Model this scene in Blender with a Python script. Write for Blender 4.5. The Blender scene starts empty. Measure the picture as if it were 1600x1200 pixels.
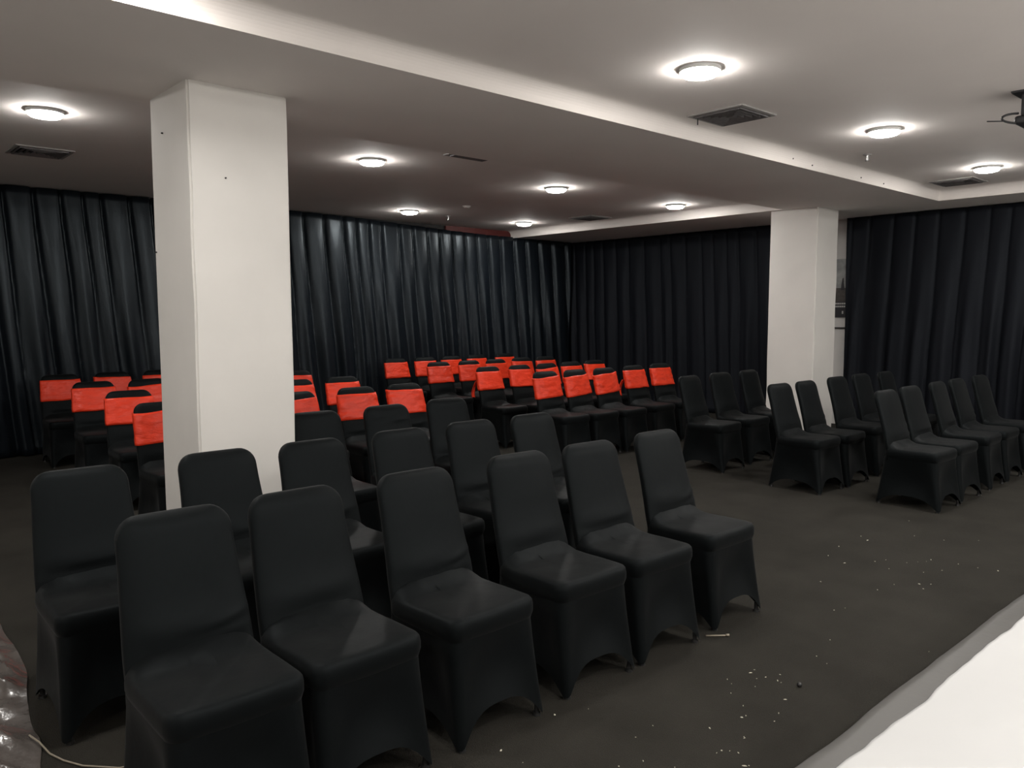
import bpy, bmesh, math, random
from mathutils import Vector, Matrix, noise

S = bpy.context.scene
COL = S.collection
R = math.radians

# ------------------------------------------------------------------ camera
# room axes: X runs along the long back curtain, Y runs away from the stage
cam_d = bpy.data.cameras.new('camera'); cam = bpy.data.objects.new('camera', cam_d); COL.objects.link(cam)
cam_d.sensor_width = 36.0; cam_d.lens = 1241.9 / 1600 * 36; cam_d.clip_start = .05
P_, R_, T_ = .08867, .001755, .83563
fw = Vector((0, math.cos(P_), -math.sin(P_))); rt = Vector((1, 0, 0)); dn = fw.cross(rt)
rt2 = math.cos(R_) * rt + math.sin(R_) * dn; dn2 = -math.sin(R_) * rt + math.cos(R_) * dn
Ad = Vector((math.sin(T_), math.cos(T_), 0)); Bd = Vector((-math.cos(T_), math.sin(T_), 0))
room = lambda v: Vector((v.dot(Ad), v.dot(Bd), v.z))
a, b, c = room(rt2), room(-dn2), room(-fw)
cam.matrix_world = Matrix(((a.x, b.x, c.x, 0), (a.y, b.y, c.y, 0), (a.z, b.z, c.z, 1.55), (0, 0, 0, 1)))
S.camera = cam

# ------------------------------------------------------------------ world, exposure
W = bpy.data.worlds.new('world'); S.world = W; W.use_nodes = True
W.node_tree.nodes['Background'].inputs[0].default_value = (.9, .93, 1, 1)
W.node_tree.nodes['Background'].inputs[1].default_value = .02
S.view_settings.view_transform = 'Standard'; S.view_settings.look = 'None'
S.view_settings.exposure = 0.74; S.view_settings.gamma = 1; S.view_settings.use_curve_mapping = False
LAMP = 100.0            # radiance of the round ceiling lights, before the boost over the stage
LAMP_COL = (1.0, .97, .925, 1)

# ------------------------------------------------------------------ materials
def mat(name, col, rough=.5, spec=.5, metal=0, tint=None, nscale=None, namt=.15, bump=0, bscale=200, sheen=0, stretch=(1, 1, 1), coat=0, col2=None):
    m = bpy.data.materials.new(name); m.use_nodes = True
    nt = m.node_tree; p = nt.nodes['Principled BSDF']
    p.inputs['Base Color'].default_value = (*col, 1); p.inputs['Roughness'].default_value = rough
    p.inputs['Specular IOR Level'].default_value = spec; p.inputs['Metallic'].default_value = metal
    if tint: p.inputs['Specular Tint'].default_value = (*tint, 1)
    p.inputs['Sheen Weight'].default_value = sheen; p.inputs['Coat Weight'].default_value = coat
    if nscale or bump:
        tc = nt.nodes.new('ShaderNodeTexCoord'); mp = nt.nodes.new('ShaderNodeMapping')
        nt.links.new(tc.outputs['Object'], mp.inputs[0]); mp.inputs['Scale'].default_value = stretch
        oi = nt.nodes.new('ShaderNodeObjectInfo'); ad = nt.nodes.new('ShaderNodeVectorMath'); ad.operation = 'SCALE'
        cb = nt.nodes.new('ShaderNodeCombineXYZ')
        for i in range(3): nt.links.new(oi.outputs['Random'], cb.inputs[i])
        nt.links.new(cb.outputs[0], ad.inputs[0]); ad.inputs['Scale'].default_value = 37
        nt.links.new(ad.outputs[0], mp.inputs['Location'])
    if nscale:
        n = nt.nodes.new('ShaderNodeTexNoise'); n.inputs['Scale'].default_value = nscale; n.inputs['Detail'].default_value = 6
        nt.links.new(mp.outputs[0], n.inputs['Vector'])
        r = nt.nodes.new('ShaderNodeValToRGB')
        r.color_ramp.elements[0].position = .3; r.color_ramp.elements[1].position = .7
        r.color_ramp.elements[0].color = (*[x * (1 - namt) for x in col], 1)
        r.color_ramp.elements[1].color = (*(col2 or [min(1, x * (1 + namt)) for x in col]), 1)
        nt.links.new(n.outputs['Fac'], r.inputs[0]); nt.links.new(r.outputs[0], p.inputs['Base Color'])
    if bump:
        n = nt.nodes.new('ShaderNodeTexNoise'); n.inputs['Scale'].default_value = bscale; n.inputs['Detail'].default_value = 4
        nt.links.new(mp.outputs[0], n.inputs['Vector'])
        bp = nt.nodes.new('ShaderNodeBump'); bp.inputs['Strength'].default_value = bump; bp.inputs['Distance'].default_value = .02
        nt.links.new(n.outputs['Fac'], bp.inputs['Height']); nt.links.new(bp.outputs[0], p.inputs['Normal'])
    return m

M = {}
M['ceiling'] = mat('ceiling_paint', (.80, .75, .715), .8, .3, nscale=1.2, namt=.03)
M['plaster'] = mat('white_plaster', (.77, .745, .71), .75, .3, nscale=2.5, namt=.03, bump=.08, bscale=6)
M['wall'] = mat('wall_paint', (.78, .76, .73), .8, .3, nscale=1.5, namt=.03)
M['darkwall'] = mat('dark_wall_paint', (.035, .033, .033), .8, .3, nscale=1.5, namt=.05)
M['carpet'] = mat('dark_carpet', (.0315, .0292, .0243), .95, .15, nscale=3.0, namt=.18, bump=.6, bscale=260)
M['spandex'] = mat('black_spandex', (.0026, .0034, .0037), .54, .10, tint=(.85, .95, 1), nscale=60, namt=.12, bump=.12, bscale=9, sheen=.035, stretch=(1, 1, .6))
M['satin'] = mat('black_satin', (.0058, .0080, .0112), .36, .42, tint=(.8, .92, 1), bump=.22, bscale=5, stretch=(2.2, 2.2, .7))
M['drape'] = mat('black_drape', (.0062, .0070, .0098), .60, .20, tint=(.82, .9, 1), bump=.12, bscale=5, stretch=(2, 2, .5))
M['red'] = mat('red_satin', (.78, .044, .014), .34, .28, nscale=7, namt=.10, bump=.5, bscale=11, stretch=(1, 1, 2.2), col2=(.84, .052, .018))
M['foot'] = mat('foot_plastic', (.02, .02, .02), .35)
M['trimwhite'] = mat('lamp_trim', (.75, .75, .73), .4)
M['vent'] = mat('vent_metal', (.13, .12, .12), .55, nscale=30, namt=.2)
M['ventframe'] = mat('vent_frame', (.30, .285, .275), .55)
M['dark'] = mat('dark_cavity', (.015, .015, .016), .7)
M['maroon'] = mat('maroon_board', (.09, .012, .010), .6)
M['sheetwhite'] = mat('white_cloth', (.54, .54, .538), .8, .2, nscale=2, namt=.02, bump=.12, bscale=3)
M['vinyl'] = mat('black_vinyl', (.085, .082, .077), .42, .5, bump=.3, bscale=4)
M['plastic'] = mat('crumpled_plastic', (.10, .087, .079), .24, .8, bump=.25, bscale=14, coat=.3)
M['deck'] = mat('stage_deck', (.03, .03, .03), .7)
M['metal'] = mat('chrome', (.5, .5, .5), .25, metal=1)
M['blackmetal'] = mat('black_metal', (.02, .02, .022), .45)
M['crumb'] = mat('crumb_white', (.75, .70, .58), .8)
M['cable'] = mat('cable_grey', (.30, .26, .20), .4)
M['paper'] = mat('poster_paper', (.60, .59, .56), .5)
M['posterphoto'] = mat('poster_photo_grey', (.33, .34, .33), .5, nscale=9, namt=.35)
M['posterblack'] = mat('poster_black', (.012, .012, .016), .5)
M['posterbrown'] = mat('poster_brown', (.06, .05, .042), .5, nscale=20, namt=.4)
lens = bpy.data.materials.new('lamp_diffuser'); lens.use_nodes = True
p = lens.node_tree.nodes['Principled BSDF']; p.inputs['Base Color'].default_value = (.9, .9, .88, 1)
p.inputs['Emission Color'].default_value = LAMP_COL; p.inputs['Emission Strength'].default_value = LAMP
M['lens'] = lens
lens2 = lens.copy(); lens2.name = 'boosted_fill_diffuser'; lens2.node_tree.nodes['Principled BSDF'].inputs['Emission Strength'].default_value = LAMP * 1.3  # stronger emission for the unseen stage lamps, boosted as frontal fill
M['lens2'] = lens2

# ------------------------------------------------------------------ mesh helpers
def mesh(name, V, F, m, smooth=False):
    me = bpy.data.meshes.new(name); me.from_pydata([tuple(v) for v in V], [], F); me.materials.append(m)
    if smooth: me.polygons.foreach_set('use_smooth', [True] * len(F))
    me.update(); return me
def obj(name, me, parent=None, loc=(0, 0, 0), rz=0):
    o = bpy.data.objects.new(name, me); COL.objects.link(o); o.location = loc; o.rotation_euler = (0, 0, rz)
    if parent: o.parent = parent
    return o
def tag(o, label=None, cat=None, group=None, kind=None):
    if label: o['label'] = label
    if cat: o['category'] = cat
    if group: o['group'] = group
    if kind: o['kind'] = kind
    return o
class MB:
    def __init__(s): s.V = []; s.F = []
    def box(s, x0, x1, y0, y1, z0, z1):
        n = len(s.V)
        s.V += [(x, y, z) for z in (z0, z1) for y in (y0, y1) for x in (x0, x1)]
        s.F += [tuple(n + i for i in f) for f in ((0, 2, 3, 1), (4, 5, 7, 6), (0, 1, 5, 4), (2, 6, 7, 3), (0, 4, 6, 2), (1, 3, 7, 5))]
        return s
    def loft(s, rings, cap0=True, cap1=True):
        n = len(s.V); k = len(rings[0])
        for r in rings: s.V += [tuple(v) for v in r]
        for i in range(len(rings) - 1):
            for j in range(k):
                s.F.append((n + i * k + j, n + i * k + (j + 1) % k, n + (i + 1) * k + (j + 1) % k, n + (i + 1) * k + j))
        if cap0: s.F.append(tuple(n + j for j in reversed(range(k))))
        if cap1: s.F.append(tuple(n + (len(rings) - 1) * k + j for j in range(k)))
        return s
    def cyl(s, x, y, z0, z1, r0, r1=None, k=24):
        r1 = r0 if r1 is None else r1
        ring = lambda r, z: [(x + r * math.cos(2 * math.pi * i / k), y + r * math.sin(2 * math.pi * i / k), z) for i in range(k)]
        return s.loft([ring(r0, z0), ring(r1, z1)])
    def tube(s, pts, r, k=8):
        pts = [Vector(q) for q in pts]; rings = []
        for i, q in enumerate(pts):
            d = (pts[min(i + 1, len(pts) - 1)] - pts[max(i - 1, 0)]).normalized()
            u = d.cross(Vector((0, 0, 1)));  u = u.normalized() if u.length > 1e-3 else Vector((1, 0, 0))
            w = d.cross(u)
            rings.append([q + r * (math.cos(t) * u + math.sin(t) * w) for t in [2 * math.pi * j / k for j in range(k)]])
        return s.loft(rings)
    def build(s, name, m, smooth=False): return mesh(name, s.V, s.F, m, smooth)
def bevel(o, w, n=2):
    md = o.modifiers.new('bevel', 'BEVEL'); md.width = w; md.segments = n; md.limit_method = 'ANGLE'
def rrect(x0, x1, y0, y1, r, z, nc=5, ne=7):
    pts = []
    cs = [(x1 - r, y1 - r, 0), (x0 + r, y1 - r, 90), (x0 + r, y0 + r, 180), (x1 - r, y0 + r, 270)]
    for i, (cx, cy, a0) in enumerate(cs):
        arc = [(cx + r * math.cos(R(a0 + 90 * t / nc)), cy + r * math.sin(R(a0 + 90 * t / nc)), z) for t in range(nc + 1)]
        pts += arc
        nx = cs[(i + 1) % 4]; q = (nx[0] + r * math.cos(R(nx[2])), nx[1] + r * math.sin(R(nx[2])), z); l = arc[-1]
        for t in range(1, ne): pts.append((l[0] + (q[0] - l[0]) * t / ne, l[1] + (q[1] - l[1]) * t / ne, z))
    return pts
sm = lambda a, b, x: (lambda t: t * t * (3 - 2 * t))(max(0, min(1, (x - a) / (b - a))))

# ================================================================== THE ROOM
ZC, ZS = 2.93, 2.815                    # ceiling in the trays, underside of beam and bulkheads
YA, XB = 10.15, 10.78                   # back wall behind the long curtain, end wall
Y0, X0 = -4.0, -2.4
BY0, BY1 = 3.56, 5.13                   # beam between the two ceiling trays
TX0, TX1 = 9.76, 9.13                   # where the trays end towards the end wall

tag(obj('floor', MB().box(X0, XB, Y0, YA, -.1, 0).build('floor', M['carpet'])), kind='structure')
tag(obj('ceiling', MB().box(X0, XB, Y0, YA, ZC, ZC + .1).build('ceiling', M['ceiling'])), kind='structure')
# beam and bulkheads with a softly rounded inner top corner
beam = tag(obj('trim_1', MB().box(X0, XB, BY0, BY1, ZS, ZC).build('beam', M['ceiling'])), kind='structure')
tag(obj('trim_2', MB().box(TX0, XB, Y0, BY0, ZS, ZC).build('bulkhead', M['ceiling'])), kind='structure')
tag(obj('trim_3', MB().box(TX1, XB, BY1, YA, ZS, ZC).build('bulkhead', M['ceiling'])), kind='structure')
# rounded coves where the tray faces meet the ceiling
def cove_strip(name, along, s0, s1, face, r=.085):
    V = []; F = []; n = 8
    for s in (s0, s1):
        row = [(face, ZC)] + [(face - r + r * math.sin(t), ZC - r + r * math.cos(t)) for t in [math.pi / 2 * (1 - i / n) for i in range(n + 1)]]
        V += [(s, u, z) if along == 'x' else (u, s, z) for u, z in row]
    k = n + 2
    F = [(i, (i + 1) % k, k + (i + 1) % k, k + i) for i in range(k)] + [tuple(range(k)), tuple(reversed(range(k, 2 * k)))]
    return mesh(name, V, F, M['ceiling'], False)
tag(obj('trim_4', cove_strip('cove', 'x', X0, TX0, BY0)), kind='structure')
tag(obj('trim_5', cove_strip('cove', 'y', Y0, BY0, TX0)), kind='structure')
tag(obj('trim_6', cove_strip('cove', 'y', BY1, YA, TX1)), kind='structure')
scr = MB().cyl(0, 0, 0, .008, .006, k=8).build('screw', M['dark'])
for x, z in ((6.48, 2.872), (6.82, 2.856), (7.79, 2.856), (8.30, 2.852)):
    o = obj('screw', scr, beam, (x, BY0, z)); o.rotation_euler = (R(90), 0, 0)
tag(obj('wall_back', MB().box(X0, XB, YA, YA + .1, 0, ZC).build('wall', M['darkwall'])), kind='structure')
tag(obj('wall_right', MB().box(XB, XB + .1, Y0, YA, 0, ZC).build('wall', M['wall'])), kind='structure')
tag(obj('wall_left', MB().box(X0 - .1, X0, Y0, YA, 0, ZC).build('wall', M['wall'])), kind='structure')
tag(obj('wall_front', MB().box(X0, XB, Y0 - .1, Y0, 0, ZC).build('wall', M['wall'])), kind='structure')
tag(obj('trim_7', MB().box(7.75, TX1, YA - .03, YA, 2.74, ZC).build('board', M['maroon'])), kind='structure')

# ------------------------------------------------------------------ columns
def column(x0, x1, y0, y1, label):
    bm = bmesh.new(); bmesh.ops.create_cube(bm, size=1)
    for v in bm.verts:
        v.co = Vector((x0 if v.co.x < 0 else x1, y0 if v.co.y < 0 else y1, 0 if v.co.z < 0 else ZS))
    vert = [e for e in bm.edges if abs(e.verts[0].co.z - e.verts[1].co.z) > 1]
    bmesh.ops.bevel(bm, geom=vert, offset=.012, segments=3, affect='EDGES')
    vert = [e for e in bm.edges if abs(e.verts[0].co.z - e.verts[1].co.z) > 1]
    bmesh.ops.subdivide_edges(bm, edges=vert, cuts=36)
    for v in bm.verts:                                    # hand-plastered, not quite straight
        w = noise.noise(Vector((v.co.x * 3, v.co.y * 3, v.co.z * 2.3))) * .005
        v.co += Vector((w, -w, 0))
    me = bpy.data.meshes.new('column'); bm.to_mesh(me); bm.free(); me.materials.append(M['plaster'])
    o = obj('column', me); tag(o, label, 'column', kind='structure'); return o
cl = column(1.66, 2.245, 4.455, 5.05, 'thick white plastered column rising among the chairs')
cr = column(9.19, 9.72, 4.70, 5.325, 'white plastered column beside the poster and the end curtain')
nail = MB().cyl(0, 0, 0, .01, .005, .004, k=8).build('nail', M['dark'])
o = obj('nail', nail, cl, (1.86, 4.455, 2.31)); o.rotation_euler = (R(90), 0, 0)
for y, z in ((5.02, 1.92), (4.84, 2.59)):
    o = obj('nail', nail, cl, (1.66, y, z)); o.rotation_euler = (0, R(-90), 0)

# ------------------------------------------------------------------ curtains
def curtain(name, along, s0, s1, face, top, pleat, amp, lean, m, seed, label, sharp=1.0, n_per=.014):
    rnd = random.Random(seed)
    lo, hi = s0 - 1.5, s1 + 1.5
    ks = [lo]
    while ks[-1] < hi: ks.append(ks[-1] + pleat * rnd.uniform(.72, 1.3))
    am = [rnd.uniform(.55, 1.2) for _ in ks]; sk = [rnd.uniform(.35, .65) for _ in ks]; ln = [rnd.uniform(.5, 1.5) for _ in ks]
    import bisect
    ns = int((s1 - s0) / n_per); nz = 36; V = []; F = []
    for j in range(nz + 1):
        v = j / nz
        for i in range(ns + 1):
            s = s0 + (s1 - s0) * i / ns
            zt = top(s); z = zt + (.012 - zt) * v
            q = s - lean * v * (1 + .25 * noise.noise(Vector((s * .8, seed, 0)))) + .02 * noise.noise(Vector((s * 1.3, v * 2.5, seed + 5)))
            k = max(0, min(len(ks) - 2, bisect.bisect(ks, q) - 1)); t = (q - ks[k]) / (ks[k + 1] - ks[k])
            g = min(t, 1 - t)                              # distance to the pleat seam
            groove = -1.25 * math.exp(-(g / .085) ** 2) * sharp + .18 * math.sin(math.pi * t)
            mid = sk[k]; tt = t / mid * .5 if t < mid else .5 + (t - mid) / (1 - mid) * .5
            wave = (-math.cos(2 * math.pi * tt)) * .62 + .22 * math.sin(2 * math.pi * tt * 2 + am[k] * 9) * sm(.1, .7, v)
            w = sm(.0, .75, v)
            env = .7 + .3 * sm(0, .12, v)
            d = amp * (groove * (1 - w) * env + wave * w * am[k])
            d += .012 * noise.noise(Vector((s * 3, z * 1.4, seed))) + .03 * w * noise.noise(Vector((s * .7, z * .3, seed + 9)))
            d += .05 * sm(.93, 1, v) * (.4 + noise.noise(Vector((s * 2, 7, seed))))
            u = face - d
            V.append((s, u, z) if along == 'x' else (u, s, z))
    for j in range(nz):
        for i in range(ns):
            a_ = j * (ns + 1) + i; q = (a_, a_ + 1, a_ + ns + 2, a_ + ns + 1)
            F.append(q if along == 'y' else q[::-1])
    o = obj(name, mesh(name, V, F, m, True)); tag(o, label, 'curtain')
    md = o.modifiers.new('thick', 'SOLIDIFY'); md.thickness = .004; md.offset = 0
    return o
curtain('satin_curtain', 'x', X0 + .1, 10.43, 9.96, lambda s: ZC - .012 - .10 * sm(5.2, 8.8, s) - (.012 if s > TX1 - .05 else 0),
        .25, .060, .22, M['satin'], 3, 'long glossy black pleated curtain hanging behind the red-sashed rows', 1.0)
curtain('drape_curtain', 'y', 5.42, 10.10, 10.53, lambda s: ZS - .008, .26, .055, -.10, M['drape'], 11,
        'dull black curtain hanging on the end wall beside the satin curtain', .35)
curtain('drape_curtain', 'y', Y0 + .1, 4.975, 10.54, lambda s: ZS - .008, .27, .055, .13, M['drape'], 23,
        'dull black curtain between the poster and the stage', .30)

# ------------------------------------------------------------------ poster in the gap
pz = XB - .012
po = obj('poster', MB().box(pz, XB - .002, 4.86, 5.46, 1.48, 2.29).build('poster', M['paper']))
tag(po, 'poster with a grey photograph over a black band, between column and curtain', 'poster')
def pchild(name, y0, y1, z0, z1, m, d=.003): return obj(name, MB().box(pz - d, pz - .0005, y0, y1, z0, z1).build(name, m), po)
pchild('printed_photo', 4.865, 5.455, 1.78, 2.285, M['posterphoto'])
pchild('dark_photo_base', 4.865, 5.455, 1.70, 1.89, M['posterbrown'], .0045)
V = [(y, z) for y, z in ((5.085, 1.86), (5.14, 1.86), (5.135, 1.93), (5.12, 2.02), (5.105, 2.03), (5.10, 1.96))]
n = len(V)
obj('printed_silhouette', mesh('silhouette', [(pz - .0055, y, z) for y, z in V] + [(pz - .003, y, z) for y, z in V],
    [tuple(range(n)), tuple(reversed(range(n, 2 * n)))] + [(i, (i + 1) % n, n + (i + 1) % n, n + i) for i in range(n)], M['posterblack']), po)
pchild('black_band', 4.865, 5.455, 1.485, 1.70, M['posterblack'])
rnd = random.Random(4)
for z, h in ((1.665, .022), (1.625, .022)):
    y = 4.9
    while y < 5.42:
        w = rnd.uniform(.012, .03); pchild('printed_letter', y, y + w, z, z + h, M['paper'], .0045); y += w + .006
pchild('printed_letter', 5.095, 5.115, 1.535, 1.575, M['paper'], .0045)
tag(obj('trim_8', MB().box(XB - .03, XB, 4.6, 5.7, 1.335, 1.35).build('rail', M['dark'])), kind='structure')

# ================================================================== STAGE
SX0, SX1, SY1, SZ = -2.2, 9.2, 1.075, .25
st = tag(obj('stage_platform', None, None, (SX0, SY1, 0)), 'low stage platform edged with shiny black vinyl', 'stage')
obj('deck', MB().box(0, SX1 - SX0, -3.9, -.012, 0, SZ - .006).build('deck', M['deck']), st)
# vinyl wrap: lies over the deck edge and hangs to the floor, a little wavy
V = []; F = []; N = 400; prof = [(-.40, SZ), (-.16, SZ), (-.09, SZ + .001), (-.04, SZ + .004), (-.012, SZ + .004), (0, SZ - .006), (.003, SZ - .03), (.006, SZ - .12), (.010, .10), (.02, .003)]
for i in range(N + 1):
    x = (SX1 - SX0) * i / N
    w1 = noise.noise(Vector((x * 2.1, 1, 0))) * .016 + noise.noise(Vector((x * 6, 3, 0))) * .004
    for y, z in prof:
        k = sm(-.3, 0, y)
        V.append((x, y + w1 * k, z + (.004 * noise.noise(Vector((x * 5, y * 9, 2))) + .004 if -.2 < y < -.005 else 0)))
K = len(prof)
F = [(i * K + j, (i + 1) * K + j, (i + 1) * K + j + 1, i * K + j + 1) for i in range(N) for j in range(K - 1)]
vs = obj('vinyl_edging', mesh('vinyl', V, F, M['vinyl'], True), st)
# white sheet lying on the deck
V = []; F = []; NX, NY = 420, 60
for i in range(NX + 1):
    x = SX0 + .05 + (SX1 - SX0 - .1) * i / NX
    e = 0.975 + .007 * noise.noise(Vector((x * 2.6, 9, 0))) + .006 * noise.noise(Vector((x * 9, 2, 0))) - .012 * math.exp(-((x - 2.72) / .16) ** 2)
    for j in range(NY + 1):
        y = e - (j / NY) ** 1.4 * 3.5
        h = .004 * noise.noise(Vector((x * 1.5 + y * 2, y * 1.2, 3))) + .007 * math.exp(-((y - .80 + .35 * (x - 2.6)) / .02) ** 2) * sm(2.45, 2.7, x) * (1 - sm(3.4, 3.9, x))
        V.append((x, y, SZ + .014 + max(-.002, h) * sm(0, .03, j / NY)))
F = [(i * (NY + 1) + j, i * (NY + 1) + j + 1, (i + 1) * (NY + 1) + j + 1, (i + 1) * (NY + 1) + j) for i in range(NX) for j in range(NY)]
ws = tag(obj('white_sheet', mesh('sheet', V, F, M['sheetwhite'], True)), 'white cloth sheet spread over the stage', 'sheet')
md = ws.modifiers.new('t', 'SOLIDIFY'); md.thickness = .004; md.offset = -1

# ================================================================== CHAIRS
def back_center(z): return .150 + .140 * max(0, (z - .42) / .49) ** 1.05
def back_ring(z, hw, ht, n=44, e=4.2, grow=0, fat=0):
    out = []
    for i in range(n):
        t = 2 * math.pi * i / n; cx, sy = math.cos(t), math.sin(t)
        x = (hw + grow) * math.copysign(abs(cx) ** (2 / e), cx); y = (ht + grow + fat * (1 - abs(x / (hw + grow)) ** 2)) * math.copysign(abs(sy) ** (2 / e), sy)
        out.append((x, back_center(z) + y, z))
    return out
def back_dims(z):
    ztop = .91; r = .075
    hw = .203 - .020 * sm(.45, .88, z)
    dz = z - (ztop - r)
    if dz > 0: hw = hw - r + math.sqrt(max(0, r * r - dz * dz)) * 1.0
    ht = .026
    d2 = ztop - z
    if d2 < .03: ht *= math.sqrt(max(.02, 1 - ((.03 - d2) / .03) ** 2))
    return hw, ht
def make_backrest(seed=1, folds=()):
    zs = [.36, .40] + [.43 + .012 * i for i in range(16)] + [.65, .69, .73, .76, .78, .80, .815, .83, .845, .86, .872, .886, .896, .903, .9075, .91]
    rings = []
    for z in zs:
        hw, ht = back_dims(z); rg = back_ring(z, hw, ht, fat=.010 * sm(.45, .6, z) * sm(.91, .86, z) if z < .9 else 0)
        row = []
        for x, y, zz in rg:
            front = y < back_center(z)
            y += .006 * noise.noise(Vector((x * 5, z * 4, seed * 1.7))) - .010 * math.exp(-((z - .56) / .05) ** 2) * (1 - (x / .21) ** 2)
            if front:
                for z0, slope, x0, amp in folds:              # pulled folds in the stretched cloth
                    y -= amp * math.exp(-((z - z0 - slope * x) / .013) ** 2) * math.exp(-((x - x0) / .13) ** 2)
            row.append((x, y, zz))
        rings.append(row)
    return MB().loft(rings).build('backrest', M['spandex'], True)
def make_seat():
    spec = [(.375, -.012, 0), (.385, -.003, 0), (.41, .004, 0), (.435, .004, 0), (.452, .001, 0), (.461, -.006, 0), (.4655, -.016, 0), (.467, -.035, 0), (.469, -.075, 0), (.470, -.125, 0), (.470, -.175, 0)]
    rings = []
    for z, g, _ in spec:
        rg = rrect(-.205 - g, .205 + g, -.225 - g, .185 + g * .4, max(.012, .045 + g * .6), z)
        if g < -.03: rg = [(x, y - 0, z) for x, y, z in rg]
        rings.append(rg)
    out = []
    for i, rg in enumerate(rings):
        up = sm(.45, .468, spec[i][0])
        out.append([(x, y, z + up * (.045 * sm(.085, .15, y) * (1 - min(1, abs(x) / .205) ** 5) + .004 * noise.noise(Vector((x * 8, y * 8, 4))) - .006 * math.exp(-((y - .02) / .08) ** 2))) for x, y, z in rg])
    return MB().loft(out).build('seat', M['spandex'], True)
def make_skirt():
    rows = 12; rings = []
    top = rrect(-.203, .203, -.222, .195, .05, .40, 5, 12); bot = rrect(-.215, .215, -.272, .245, .032, 0, 5, 12)
    for r in range(rows + 1):
        v = r / rows; ring = []
        for (tx, ty, tz), (bx, by, bz) in zip(top, bot):
            ex, ey = abs(bx) / .215, abs(by + .0135) / .2585
            m = min(1, min(ex, ey) / .92); front = ey >= ex
            zb = .012 + (.110 if front else .085) * (1 - m ** 3.2)
            z = .40 + (zb - .40) * v
            f = ((.40 - z) / .40)
            f = f ** 1.25
            x = tx + (bx - tx) * f; y = ty + (by - ty) * f
            pull = .030 * (1 - m ** 2) * math.sin(math.pi * min(1, v * .9)) ** 1.2
            if front: y -= math.copysign(pull, y)
            else: x -= math.copysign(pull, x)
            ring.append((x, y, z))
        rings.append(ring)
    return MB().loft(rings[::-1], False, False).build('skirt', M['spandex'], True)
def make_foot(): return MB().cyl(0, 0, 0, .012, .017, .015, 12).cyl(0, 0, .012, .05, .010, .010, 12).build('foot', M['foot'], False)
BACKS = [make_backrest(1, ((.50, .10, .05, .007), (.53, .22, .10, .006))), make_backrest(2, ((.49, -.05, -.05, .008), (.55, .05, .06, .004))),
         make_backrest(3, ((.50, .25, .12, .008), (.53, .40, .14, .006), (.57, .50, .16, .004))), make_backrest(4, ((.495, .02, 0, .006),)),
         make_backrest(5, ((.86, .25, 0, .008), (.83, -.18, .05, .008), (.80, .12, .03, .006), (.50, .1, 0, .006)))]
ME_S, ME_K, ME_F = make_seat(), make_skirt(), make_foot()
BK = random.Random(31)
def make_sash(seed, z0, z1, tilt):
    rings = []; nz = 12
    for j in range(nz + 1):
        v = j / nz; z = z0 + (z1 - z0) * v; rg = []
        for (x, y, zz) in back_ring(z, *back_dims(min(z, .86)), n=72, grow=.010, fat=.012):
            w = noise.noise(Vector((x * 14 + z * 6, z * 26, seed))) * .008 + noise.noise(Vector((x * 30, z * 60, seed + 3))) * .0022
            c_ = back_center(z); s_ = 1 if y > c_ else -1
            zt = z + tilt * x + .010 * noise.noise(Vector((x * 6, seed, v))) * (1 if j in (0, nz) else .6)
            rg.append((x * (1 + w * 1.2), y + s_ * w + back_center(zt) - c_, zt))
        rings.append(rg)
    # turn the hems in to the backrest
    def inset(rg): return [(x * .955, back_center(z) + (y - back_center(z)) * .72, z) for x, y, z in rg]
    return MB().loft([inset(rings[0])] + rings + [inset(rings[-1])], False, False).build('sash', M['red'], True)
SASH = [make_sash(1, .64, .855, .0), make_sash(2, .63, .85, .05), make_sash(3, .65, .858, -.03), make_sash(4, .625, .845, .07)]
def make_tail(seed):
    V = []; F = []; n = 10; k = 6
    for i in range(n + 1):
        v = i / n; wd = .014 + .026 * v ** .8 * (1 if v < .9 else .8)
        for j in range(k + 1):
            u = j / k - .5
            V.append((u * wd * 2 + .02 * math.sin(v * 3 + seed), .014 * math.sin(u * 9 + v * 2 + seed) + .045 * math.sin(v * 3.0), -.19 * v + .01 * math.cos(u * 5)))
    F = [(i * (k + 1) + j, i * (k + 1) + j + 1, (i + 1) * (k + 1) + j + 1, (i + 1) * (k + 1) + j) for i in range(n) for j in range(k)]
    return mesh('tail', V, F, M['red'], True)
TAIL = make_tail(1)
def make_bow():
    b_ = MB()
    for s in (-1, 1):
        rings = []
        for i in range(9):
            v = i / 8; r = .012 + .034 * math.sin(math.pi * min(1, v * .95)) ** .8
            rings.append([(s * .085 * v, .008 * math.cos(t) * (1 + v) , r * math.sin(t)) for t in [2 * math.pi * q / 12 for q in range(12)]])
        b_.loft(rings)
    b_.loft([[(.018 * math.cos(t), y, .02 * math.sin(t)) for t in [2 * math.pi * q / 10 for q in range(10)]] for y in (-.012, .016)])
    return b_.build('bow', M['red'], True)
BOW = make_bow()

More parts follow.
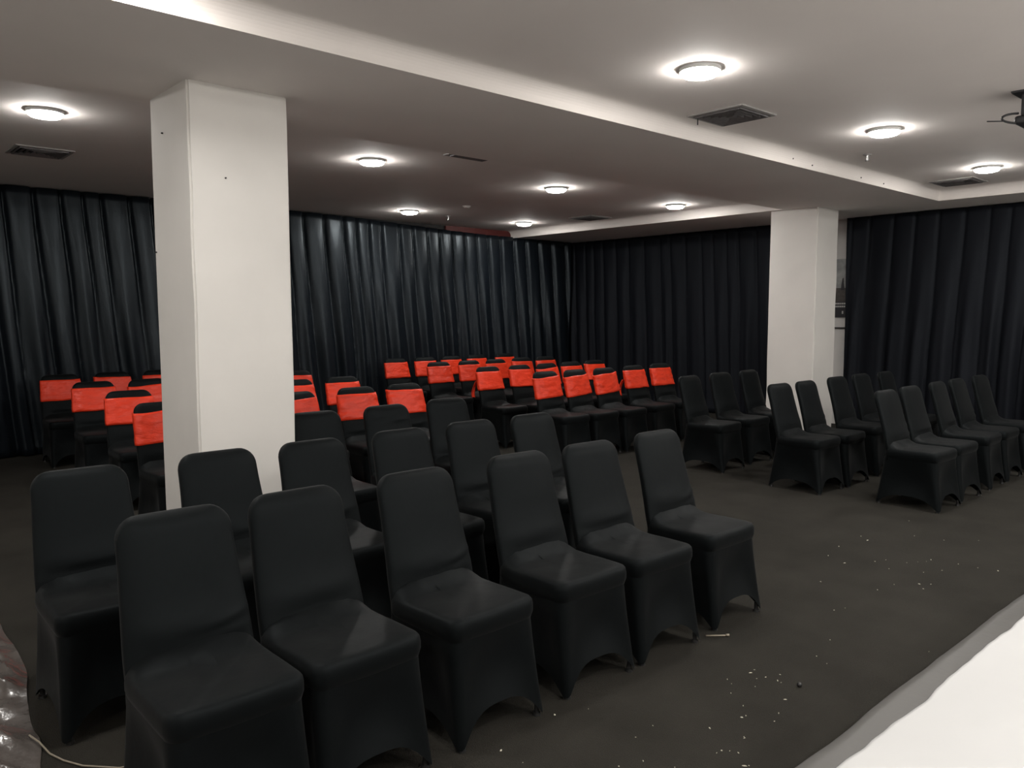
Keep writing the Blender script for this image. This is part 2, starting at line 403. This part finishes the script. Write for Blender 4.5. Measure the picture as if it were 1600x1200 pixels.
def chair(x, y, rz, label, group, sash=None, tail=None):
    root = tag(obj('banquet_chair', None, None, (x, y, 0), rz), label, 'chair', group)
    obj('backrest', BACKS[4] if (x, y) == (3.06, 4.43) else BACKS[BK.randrange(4)], root); obj('seat', ME_S, root); obj('skirt', ME_K, root)
    for fx, fy in ((-.188, -.243), (.188, -.243), (-.188, .217), (.188, .217)): obj('foot', ME_F, root, (fx, fy, 0))
    if sash is not None:
        s_ = obj('sash', SASH[sash], root); s_['label'] = 'shiny red sash tied round the backrest'
        bz = .735
        obj('bow', BOW, s_, (0, back_center(bz) + .058, bz))
        t_ = obj('tail', TAIL, s_, (tail if tail is not None else .015, back_center(bz) + .062, bz))
    return root
ORD = ['first', 'second', 'third', 'fourth', 'fifth', 'sixth']
SIDE = {'A': "the plastic sheet's side", 'B': "the poster's side"}
BLACK = [
 ('A', 'front row', [(.89, 2.36), (1.33, 2.37), (1.86, 2.37), (2.43, 2.38), (2.90, 2.37), (3.46, 2.38)]),
 ('A', 'second row', [(.85, 3.36), (1.45, 3.38), (1.93, 3.37), (2.47, 3.38), (2.98, 3.39), (3.48, 3.38)]),
 ('A', 'third row', [(2.50, 4.43), (3.06, 4.43), (3.64, 4.50)]),
 ('B', 'third row', [(6.79, 4.52), (7.39, 4.56), (7.97, 4.56)]),
 ('B', 'second row', [(6.62, 3.43), (7.08, 3.41), (7.76, 3.44), (8.30, 3.44), (8.84, 3.41)]),
 ('B', 'front row', [(6.70, 2.51), (7.21, 2.52), (7.88, 2.53), (8.37, 2.53), (8.99, 2.53)])]
RED = [
 ('A', 'first red row', [(1.97, 5.73), (3.04, 5.73), (3.62, 5.77), (4.13, 5.77)]),
 ('A', 'second red row', [(2.06, 6.82), (3.60, 6.86), (4.13, 6.87)]),
 ('A', 'third red row', [(2.09, 7.99), (2.59, 7.97), (4.18, 8.01)]),
 ('A', 'last red row', [(2.08, 9.21), (2.61, 9.21), (3.11, 9.21)]),
 ('B', 'first red row', [(6.14, 5.97), (6.60, 5.95), (7.06, 5.92), (7.65, 5.96), (8.19, 5.98)]),
 ('B', 'second red row', [(6.20, 7.01), (6.70, 6.98), (7.18, 6.99), (7.65, 7.01), (8.12, 7.03)]),
 ('B', 'third red row', [(6.33, 8.18), (6.84, 8.16), (7.30, 8.13), (7.83, 8.19), (8.29, 8.16)]),
 ('B', 'last red row', [(6.36, 9.24), (6.88, 9.24), (7.37, 9.24), (7.86, 9.24), (8.43, 9.24)])]
YAW = random.Random(12)
for side, row, L in BLACK:
    order = sorted(L, key=lambda q: -q[0] if side == 'A' else q[0])
    for q in L:
        chair(q[0], q[1], R(YAW.uniform(-2.5, 2.5)), f"black covered chair, {row} on {SIDE[side]}, {ORD[order.index(q)]} from the aisle",
              f'black covered chairs in the {row}')
SR = random.Random(5)
for side, row, L in RED:
    order = sorted(L, key=lambda q: -q[0] if side == 'A' else q[0])
    for q in L:
        first = side == 'B' and row == 'first red row'
        k = 1 if first and L.index(q) == 0 else 3 if first and L.index(q) in (1, 2) else SR.choice([0, 0, 1, 2])
        tail = -.185 if q in ((7.65, 5.96), (6.20, 7.01)) else None
        chair(q[0], q[1], R(YAW.uniform(-2.5, 2.5)), f"red-sashed black chair, {row} on {SIDE[side]}, {ORD[order.index(q)]} from the aisle",
              f'red-sashed chairs in the {row}', k, tail)

# ================================================================== CEILING FITTINGS
def lamp_meshes():
    ring = lambda r, z, k=40: [(r * math.cos(2 * math.pi * i / k), r * math.sin(2 * math.pi * i / k), z) for i in range(k)]
    t_ = MB().loft([ring(.117, 0), ring(.117, -.018), ring(.115, -.021), ring(.110, -.021), ring(.110, -.002)], False, False).build('trim_ring', M['trimwhite'], False)
    d_ = MB().loft([ring(.110, -.015), ring(.110, -.020), ring(.104, -.032), ring(.092, -.041), ring(.06, -.048), ring(.02, -.050)], False, True)
    d_.F = [f[::-1] for f in d_.F]
    return t_, d_.build('diffuser', M['lens'], True), d_.build('diffuser', M['lens2'], True)
L_T, L_D, L_D2 = lamp_meshes()
def lamp(x, y, label, group='round ceiling lights'):
    r_ = tag(obj('ceiling_light', None, None, (x, y, ZC)), label, 'ceiling light', group)
    obj('trim_ring', L_T, r_); obj('diffuser', L_D2 if 'stage' in group else L_D, r_)
lamp(3.91, 2.73, 'round lit ceiling light beside the square vent with a hanging screw')
lamp(6.23, 2.68, 'round lit ceiling light over the aisle beside the tray sprinkler')
lamp(8.54, 2.69, 'round lit ceiling light next to the vent in the stage-side tray corner')
lamp(1.37, 6.25, 'round lit ceiling light behind the thick column, before the dark vent')
lamp(3.97, 6.27, 'round lit ceiling light over the red-sashed chairs next to the thick column')
lamp(6.36, 6.30, 'round lit ceiling light above the aisle end of the first red row')
lamp(8.50, 6.27, 'round lit ceiling light close to the lit bulkhead, near the poster-side column')
lamp(6.28, 9.00, 'round lit ceiling light close to the satin curtain and a sprinkler')
lamp(8.40, 9.01, 'round lit ceiling light in the corner of satin curtain and bulkhead')
lamp(1.0, 3.31, 'round lit ceiling light in front of the thick column, over the front row')
for x in (1.4, 3.9, 6.2, 8.5):
    for y in (.1, -1.2, -2.5): lamp(x, y, 'unseen round ceiling light over the stage, boosted as frontal fill', 'ceiling lights over the stage')  # unseen lamps; middle row added to brighten stage-facing sides, all boosted
lamp(-1.2, .1, 'unseen fill light added between the stage and the side wall'); lamp(-1.2, 2.7, 'round lit ceiling light over the crumpled plastic sheet'); lamp(-1.2, 6.27, 'round lit ceiling light by the side wall and satin curtain')  # lamp beside the stage is unseen, added to light the column's left face

def vent(x, y, s, label, screw=False):
    r_ = tag(obj('ceiling_vent', None, None, (x, y, ZC)), label, 'air vent', 'square ceiling vents')
    h = s / 2
    def sq(o, i, z0, z1, m, name):
        b_ = MB()
        k = lambda q, z: [(q, q, z), (-q, q, z), (-q, -q, z), (q, -q, z)]
        b_.loft([k(o, 0), k(o, z0), k(i, z1), k(i, 0)], False, False)
        return obj(name, b_.build(name, m), r_)
    obj('backing', MB().box(-h * .95, h * .95, -h * .95, h * .95, -.003, 0).build('backing', M['dark']), r_)
    sq(h, h * .88, -.010, -.012, M['ventframe'], 'frame')
    for q in (.82, .64, .46, .28): sq(h * q, h * (q - .10), -.020, -.006, M['vent'], 'louvre')
    obj('core', MB().box(-h * .12, h * .12, -h * .12, h * .12, -.018, -.004).build('core', M['vent']), r_)
    if screw: obj('hanging_screw', MB().cyl(-.14 * s / .42, .17 * s / .42, -.06, 0, .004, .004, 8).build('screw', M['dark']), r_)
vent(4.97, 3.20, .44, 'square ceiling vent with a hanging screw beside the beam', True)
vent(9.22, 3.18, .44, 'square ceiling vent in the stage-side tray corner')
vent(1.66, 7.82, .44, 'square ceiling vent above red-sashed rows behind the thick column')
vent(8.68, 7.90, .44, 'square ceiling vent close to the lit bulkhead')
vent(4.52, 5.42, .44, 'square ceiling vent half hidden behind the beam')

def sprinkler(x, y, label):
    r_ = tag(obj('sprinkler_head', None, None, (x, y, ZC)), label, 'sprinkler', 'ceiling sprinklers')
    obj('collar', MB().cyl(0, 0, -.010, 0, .030, .038).build('collar', M['ventframe'], False), r_)
    obj('stem', MB().cyl(0, 0, -.05, -.008, .010, .013, 12).build('stem', M['metal'], False), r_)
    obj('deflector', MB().cyl(0, 0, -.056, -.050, .020, .020, 16).build('deflector', M['metal'], False), r_)
sprinkler(7.07, 3.18, 'small sprinkler head on the stage-side ceiling tray')
sprinkler(7.00, 9.08, 'small sprinkler head on the ceiling by the satin curtain')
tag(obj('smoke_detector', MB().cyl(0, 0, -.012, 0, .045, .055).cyl(0, 0, -.024, -.012, .030, .040).build('detector', M['ceiling'], False), None, (6.56, 8.12, ZC)),
    'small flat round detector on the ceiling between lights by the satin curtain', 'detector')

# black bracket hanging from the ceiling above the stage
br = tag(obj('ceiling_bracket', None, None, (5.86, 1.60, ZC)), 'black bracket hanging from the ceiling above the stage edge', 'bracket')
obj('ceiling_plate', MB().box(-.10, .10, -.10, .10, -.012, 0).build('plate', M['blackmetal']), br)
bevel(obj('post', MB().box(-.055, .055, -.055, .055, -.15, -.012).build('post', M['blackmetal']), br), .008)
bevel(obj('yoke', MB().box(-.085, .12, -.085, .085, -.205, -.15).build('yoke', M['blackmetal']), br), .02, 3)
ux, uy = -.707, .707
obj('cable_loop', MB().tube([(ux * (.09 + .10 * math.sin(t)), uy * (.09 + .10 * math.sin(t)), -.165 - .03 * math.cos(t)) for t in [math.pi * i / 14 for i in range(15)]], .007).build('loop', M['blackmetal'], True), br)
obj('spike', MB().tube([(ux * .17, uy * .17, -.182), (ux * .28, uy * .28, -.182)], .004).build('spike', M['blackmetal'], True), br)

# ================================================================== ON THE FLOOR
V = []; F = []; NX, NY = 120, 230
ex = lambda y: .54 + (.58 - .54) * sm(3.0, 3.25, y) + .10 * sm(3.25, 4.1, y) + .02 * noise.noise(Vector((y * 4, 1, 1)))
dl = Vector((.74, -.67)); dc = Vector((.67, .74))
for j in range(NY + 1):
    y = 1.2 + 4.2 * j / NY
    for i in range(NX + 1):
        e = ex(y); x = -1.6 + (e + 1.6) * i / NX
        l = x * dl.x + y * dl.y; c_ = x * dc.x + y * dc.y
        c_ += .10 * noise.noise(Vector((l * 2.5, c_ * 1.5, 11)))
        n1 = 1 - abs(noise.noise(Vector((l * 1.3, c_ * 3.6, 2)))) * 2.6
        n2 = 1 - abs(noise.noise(Vector((l * 3 + 2, c_ * 9 + l * 3, 5)))) * 3
        h = .004 + .046 * max(0, n1) ** 2 + .016 * max(0, n2) + .010 * noise.noise(Vector((x * 3, y * 3, 8)))
        V.append((x, y, max(.002, h * (.25 + .75 * sm(0, .1, e - x)))))
F = [(j * (NX + 1) + i, j * (NX + 1) + i + 1, (j + 1) * (NX + 1) + i + 1, (j + 1) * (NX + 1) + i) for j in range(NY) for i in range(NX)]
tag(obj('plastic_sheet', mesh('plastic_sheet', V, F, M['plastic'], True)), 'crumpled shiny black plastic sheet on the carpet beside the chairs', 'plastic sheet')
tag(obj('thin_cable', MB().tube([(.55, 3.22, .03), (.57, 3.16, .02), (.585, 3.08, .006), (.61, 3.0, .006), (.65, 2.92, .006), (.74, 2.82, .006), (.86, 2.78, .006)], .0032).build('cable', M['cable'], True)),
    'thin pale cable lying at the plastic sheet edge', 'cable')
tag(obj('small_stick', MB().tube([(3.17, 2.12, .005), (3.245, 2.055, .005)], .004, 8).tube([(3.243, 2.057, .007), (3.256, 2.046, .007)], .006, 8).build('stick', M['cable'], True)),
    'small thin stick lying on the carpet beside the front row', 'stick')
bm = bmesh.new(); bmesh.ops.create_uvsphere(bm, u_segments=16, v_segments=10, radius=.011)
for v in bm.verts: v.co.z = max(v.co.z, -.009) + .009
me = bpy.data.meshes.new('bead'); bm.to_mesh(me); bm.free(); me.materials.append(M['foot']); me.polygons.foreach_set('use_smooth', [True] * len(me.polygons))
tag(obj('black_bead', me, None, (3.02, 1.56, 0)), 'small shiny black bead on the carpet in front of the stage', 'bead')
rnd = random.Random(8); b_ = MB()
def crumb(x, y, s):
    t = rnd.uniform(0, 3.14); l = s * rnd.uniform(.7, 2.4); w = s * rnd.uniform(.5, .9)
    dx, dy = math.cos(t), math.sin(t); n = len(b_.V)
    for z in (0, s * .7):
        for u, v in ((1, 0), (.2, 1), (-1, .3), (-.4, -1)):
            k = 1 if z == 0 else .7
            b_.V.append((x + k * (u * l * dx - v * w * dy), y + k * (u * l * dy + v * w * dx), z + .001))
    b_.F += [tuple(n + i for i in f) for f in ((3, 2, 1, 0), (4, 5, 6, 7), (0, 1, 5, 4), (1, 2, 6, 5), (2, 3, 7, 6), (3, 0, 4, 7))]
for cx, cy, n, sp in ((2.75, 1.55, 8, .12), (2.35, 1.45, 10, .16), (2.9, 1.68, 9, .12), (3.6, 1.55, 6, .35), (4.8, 1.75, 14, .25), (4.4, 2.1, 9, .5), (3.5, 2.5, 5, .3), (2.2, 1.75, 10, .25), (5.6, 2.1, 8, .4)):
    for _ in range(n):
        y = rnd.gauss(cy, sp * .6)
        if y > 1.15: crumb(rnd.gauss(cx, sp), y, rnd.choice([.0018, .0025, .0025, .004]))
for x, y in ((2.10, 2.08), (1.78, 2.03), (4.15, 4.10), (3.9, 3.6)): crumb(x, y, .005)
tag(obj('paper_crumbs', b_.build('crumbs', M['crumb'])), 'scattered pale crumbs and paper bits on the carpet', 'crumbs', kind='stuff')
